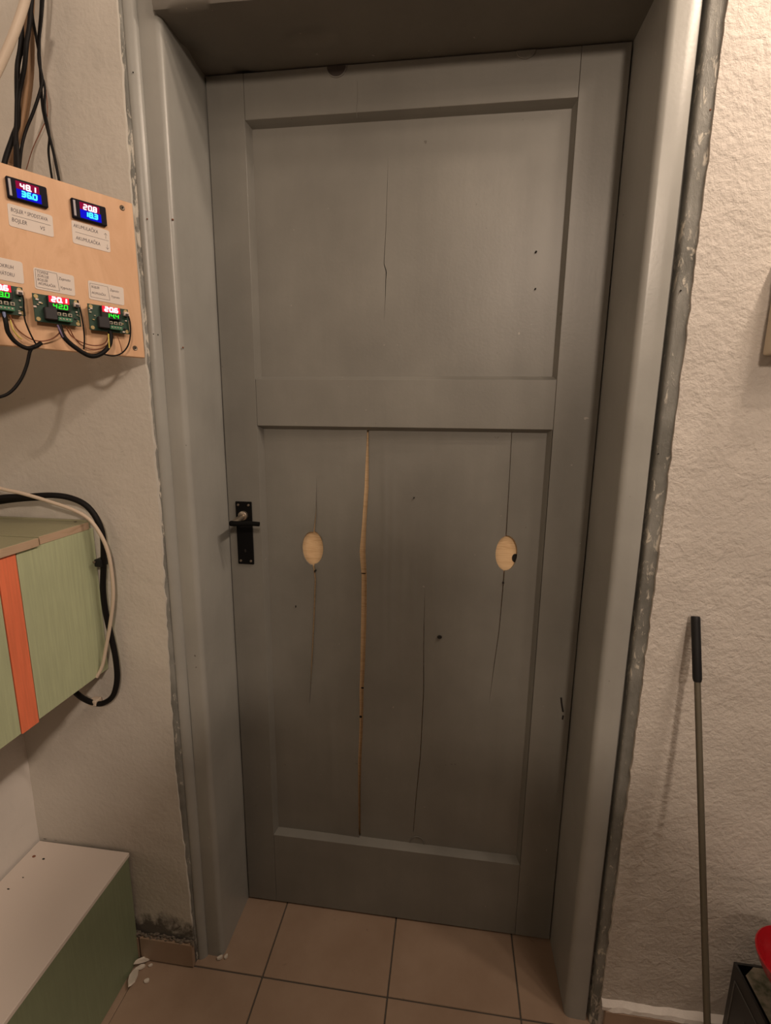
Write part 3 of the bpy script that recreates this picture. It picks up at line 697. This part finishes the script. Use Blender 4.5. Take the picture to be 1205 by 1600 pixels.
obj('under_rail', cbx(FX-.06, FX-.03, CY0, CY1, CZ0-.016, CZ0+.004), 'black', cb)
# cables round its end
cable('power_cable', Y([(-40,790,-.222),(0,778,-.222),(40,776,-.220),(80,774,-.215),(110,778,-.205),(135,790,-.200),(152,812,-.198),(161,840,-.196),(162,880,-.194),(161,920,-.194),(165,955,-.193),(174,995,-.192),(181,1030,-.192),(183,1062,-.192),(176,1088,-.193),(160,1099,-.195),(145,1098,-.200),(128,1090,-.215),(112,1076,-.235)]), .0058, 'cable', 'thick black power cable looping round the cabinet end')
cable('white_cable', Y([(-40,748,-.236),(0,763,-.234),(35,771,-.230),(75,783,-.224),(115,797,-.216),(140,812,-.212),(157,835,-.208),(168,860,-.205),(174,890,-.203),(177,930,-.202),(173,970,-.202),(166,1010,-.204),(160,1040,-.208),(151,1058,-.214)]), .0036, 'cablew', 'off-white cable draped over the cabinet top and end')
cable('slack_cable', Y([(-40,786,-.203),(-10,784,-.203),(12,781,-.202),(40,778,-.201),(62,777,-.200)]), .0070, 'cable', 'short fat black cable lying along the wall above the cabinet')
q = at(160, 878, 'Y', -.192); ck = empty('cable_clip', q); tag(ck, 'black cable clip on the wall beside the cabinet end', 'clip')
obj('saddle', box(-.010,.006,-.012,.010,-.008,.008,.0025,seg=2), 'black', ck); obj('nail', lathe([(0,-.015),(.003,-.014),(.003,.01)],8,'Y'), 'screw', ck, (-.008,0,.003))
q = at(148, 1096, 'Y', -.196); ck = empty('cable_clip', q); tag(ck, 'white cable tie at the bottom of the black loop', 'clip')
obj('saddle', box(-.010,.008,-.008,.012,-.007,.005,.002,seg=2), 'cablew', ck)

# ================================================================ LOW BENCH BOX
BZ_ = .305; BXF = -.203
bn = tag(empty('bench_box', (BXF, WALL_Y, 0)), 'low boxed bench with white top and green front', 'bench')
def bbx(x0, x1, y0, y1, z0, z1, bev=.0008): return box(x0-BXF, x1-BXF, y0-WALL_Y, y1-WALL_Y, z0, z1, bev)
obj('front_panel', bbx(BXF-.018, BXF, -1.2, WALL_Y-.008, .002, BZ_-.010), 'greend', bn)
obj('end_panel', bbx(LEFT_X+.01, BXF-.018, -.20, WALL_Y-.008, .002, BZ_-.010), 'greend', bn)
tp = obj('top_panel', bbx(LEFT_X+.006, BXF+.002, -1.2, WALL_Y-.006, BZ_-.010, BZ_, .001), 'white', bn)
for (x, y, a, b) in ((53,1338,.004,.003),(68,1342,.003,.002),(72,1309,.008,.004),(88,1312,.006,.002),(36,1371,.002,.001),(13,1389,.003,.0012),(60,1307,.004,.005)):
    q = at(x, y, 'Z', BZ_+.0004); d = disc(0, 0, a, b, 0, 9, .0006)
    for v in d.verts: v.co = Vector((v.co.x, v.co.z, v.co.y))
    obj('chip_mark', d, 'wirebr' if y in (1338,) else 'dark', tp, Vector((q.x-BXF, q.y-WALL_Y, BZ_+.0001)))

# ================================================================ WALL BOX, ROD, CARTON on the right
q = at(1190, 556, 'Y', WALL_Y-.003); wb = empty('wall_socket_box', (q.x, WALL_Y-.003, q.z)); tag(wb, 'cream box on the right wall at the picture edge', 'box')
obj('housing', box(0,.12,-.044,0,0,.15,.004,seg=2), 'cream', wb)
obj('cover', box(.006,.114,-.050,-.044,.006,.144,.002), 'cream', wb)
# rod leaning on the wall
top = at(1087, 963, 'Y', WALL_Y-.011)
def on_x(x, y, X): return at(x, y, 'X', X)
low = at(1105, 1590, 'X', top.x+.006); dr = (low-top).normalized(); foot = top+dr*((top.z-.004)/-dr.z)
mid = top+dr*.112
rd = empty('metal_rod', foot); tag(rd, 'thin metal rod with a black grip leaning on the right wall', 'rod')
obj('shaft', tube([mid-dr*.01-foot, foot-foot], .0052, 14, 0), 'rod', rd, smooth=True)
gl = (mid-top)
obj('grip', tube([top-foot, top+gl*.02-foot, top+gl*.06-foot, top+gl*.5-foot, top+gl*.95-foot, top+gl-foot], lambda t: .0066 if t < .01 else (.0074 if t < .99 else .0062), 16, 0), 'black', rd, smooth=True)
obj('end_cap', tube([Vector((0,0,0))-dr*.02, Vector((0,0,0))], .0064, 14, 0), 'black', rd, smooth=True)
# carton
c0 = at(1147, 1502, 'Y', WALL_Y-.07)
ct = empty('carton', (c0.x, c0.y, 0)); tag(ct, 'black printed carton with a dark opening on top, by the right wall', 'carton'); H = c0.z
CW, CD = .26, .36
cbm = box(0,CW,-CD,0,0,.004)
for a in ((0,.004,-CD,0),(CW-.004,CW,-CD,0),(.004,CW-.004,-CD,-CD+.004),(.004,CW-.004,-.004,0)): box(*a,.004,H-.001,0,cbm)
obj('body', cbm, 'card', ct)
def top_ring():
    bm = bmesh.new(); n = 40; A = []; B2 = []
    cx, cy, ra, rb = .135, -.15, .105, .118
    for k in range(n):
        a = 2*math.pi*k/n; c, s = math.cos(a), math.sin(a)
        A.append(bm.verts.new((cx+ra*c, cy+rb*s, H)))
        m_ = max(abs(c)/(.135-.008 if c < 0 else CW-.135-.006), abs(s)/(.15-.006 if s > 0 else CD-.15-.006)); B2.append(bm.verts.new((cx+c/m_, cy+s/m_, H)))
    for k in range(n): bm.faces.new((A[k], A[(k+1)%n], B2[(k+1)%n], B2[k]))
    C2 = [bm.verts.new((v.co.x, v.co.y, H-.0015)) for v in A]
    for k in range(n): bm.faces.new((A[k], C2[k], C2[(k+1)%n], A[(k+1)%n]))
    return bm
obj('top_print', top_ring(), 'mott', ct)
for (p, q_) in (((0,-.012,H-.03),(0,-.34,H-.03)), ((0,-.012,H-.03),(0,-.012,.03)), ((0,-.34,H-.03),(0,-.34,.03)), ((0,-.05,H-.07),(0,-.30,H-.07))):
    obj('print_line', tube([Vector(p)+Vector((-.0003,0,0)), Vector(q_)+Vector((-.0003,0,0))], .0012, 5, 0), 'line', ct)
rq = at(1187, 1498, 'Y', c0.y-.075)
rb_ = empty('red_bowl', (rq.x+.068, c0.y-.075, rq.z-.056)); tag(rb_, 'red plastic bowl set into the opening of the black carton', 'bowl')
obj('bowl', lathe([(.03,0),(.038,.006),(.052,.022),(.063,.045),(.066,.056),(.064,.058),(.058,.045),(.046,.022),(.030,.008),(0,.006)],36), 'red', rb_, smooth=True)

# ================================================================ PLASTER FLAKES on the floor
def flake(x, y, l, w, rz, h, label, tilt=.3):
    q = at(x, y, 'Z', .004); bm = bmesh.new(); n = 9; P = []
    for k in range(n):
        a = 2*math.pi*k/n; rr = 1+.45*noise.noise(Vector((x, k*1.7, y)))
        P.append((l/2*math.cos(a)*rr, w/2*math.sin(a)*rr))
    A = [bm.verts.new((a, b, h*(1+.5*math.sin(a*300)))) for a, b in P]; B2 = [bm.verts.new((a*1.05, b*1.05, -.001)) for a, b in P]
    bm.faces.new(A); bm.faces.new(B2[::-1])
    for k in range(n): bm.faces.new((A[k], B2[k], B2[(k+1)%n], A[(k+1)%n]))
    o = obj('plaster_flake', bm, 'flake'); o.location = (max(q.x, -.186) if x < 240 else q.x, q.y, .003+abs(math.sin(tilt))*l/2); o.rotation_euler = (0, tilt, rz)
    return tag(o, label, 'flake', 'plaster flakes on the floor')
flake(190,1528,.050,.018,1.9,.003,'long white plaster flake leaning beside the green bench',.30)
flake(202,1500,.040,.011,.75,.003,'narrow white plaster flake behind the long one',.35)
flake(208,1510,.022,.009,.6,.003,'short white plaster flake beside the skirting tile',.1)
flake(212,1492,.014,.007,.3,.004,'small white plaster crumb against the skirting tile end',.1)
flake(235,1508,.010,.005,.5,.002,'tiny pale plaster crumb in front of the skirting tile',.05)
flake(343,1497,.014,.008,.4,.004,'white plaster crumb at the foot of the left jamb',.1)
flake(353,1495,.009,.007,.9,.004,'smaller white plaster crumb at the left jamb foot, nearer the door',.1)
flake(229,1532,.012,.009,.3,.002,'crumb lying on the tile left of the dark stain',.05)

# ================================================================ THE PHOTOGRAPHER, who stands behind the camera and shades the lower door
def person():
    root = empty('person', (.78,-1.40,0)); tag(root, 'person in dark clothes standing back from the door, holding a phone out', 'person')
    V = []; E_ = []; Rr = []
    def add(p, r, link=None):
        V.append(Vector(p)); Rr.append(r)
        if link is not None: E_.append((link, len(V)-1))
        return len(V)-1
    pel = add((0,0,.96), (.20,.15)); bel = add((0,.01,1.10), (.205,.15), pel); ch = add((0,0,1.28), (.22,.15), bel); sh = add((0,-.01,1.43), (.20,.11), ch)
    nk = add((0,.01,1.54), (.075,.075), sh); jaw = add((0,.05,1.60), (.076,.09), nk); hd_ = add((0,.035,1.68), (.084,.10), jaw); add((0,.03,1.755), (.064,.075), hd_)
    for s in (-1, 1):
        hip = add((s*.10,0,.90), (.11,.11), pel); kn = add((s*.12,.02,.50), (.08,.08), hip); an = add((s*.13,-.01,.10), (.052,.056), kn); ft = add((s*.14,.06,.045), (.048,.042), an); add((s*.15,.15,.035), (.042,.030), ft)
        so = add((s*.20,-.005,1.43), (.085,.085), sh); el = add((s*.36-.02,.06,1.24), (.066,.066), so); wr = add((s*.11-.24,.225,1.275), (.034,.032), el)
        pm = add((s*.075-.25,.285,1.295), (.034,.022), wr)
        for k in range(4):
            f1 = add((s*(.068-.004*k)-.25,.312,1.322-.019*k), (.0095,.0095), pm); f2 = add((s*(.048-.003*k)-.25,.332,1.324-.019*k), (.0085,.0085), f1); add((s*(.030-.002*k)-.25,.329,1.325-.019*k), (.0075,.0075), f2)
        t1 = add((s*.060-.25,.288,1.322), (.011,.011), pm); add((s*.040-.25,.305,1.333), (.009,.009), t1)
    me = bpy.data.meshes.new('body'); me.from_pydata(V, E_, []); me.update()
    o = bpy.data.objects.new('body', me); COL.objects.link(o); o.parent = root
    md = o.modifiers.new('skin', 'SKIN'); md.use_smooth_shade = True
    for k, v in enumerate(me.skin_vertices[0].data): v.radius = Rr[k]; v.use_root = (k == 0)
    sb = o.modifiers.new('sub', 'SUBSURF'); sb.levels = 1; sb.render_levels = 1
    m = mat('dark_clothing', (.05,.05,.055), .9); me.materials.append(m)
    ph = empty('phone', (CAM.x+.02, CAM.y-.012, CAM.z-.02)); tag(ph, 'dark phone held out towards the door', 'phone')
    obj('case', box(-.036,.036,-.004,.004,-.055,.055,.003,seg=2), 'black', ph); obj('screen', box(-.033,.033,-.0046,-.004,-.05,.05), 'bezel', ph)
person()
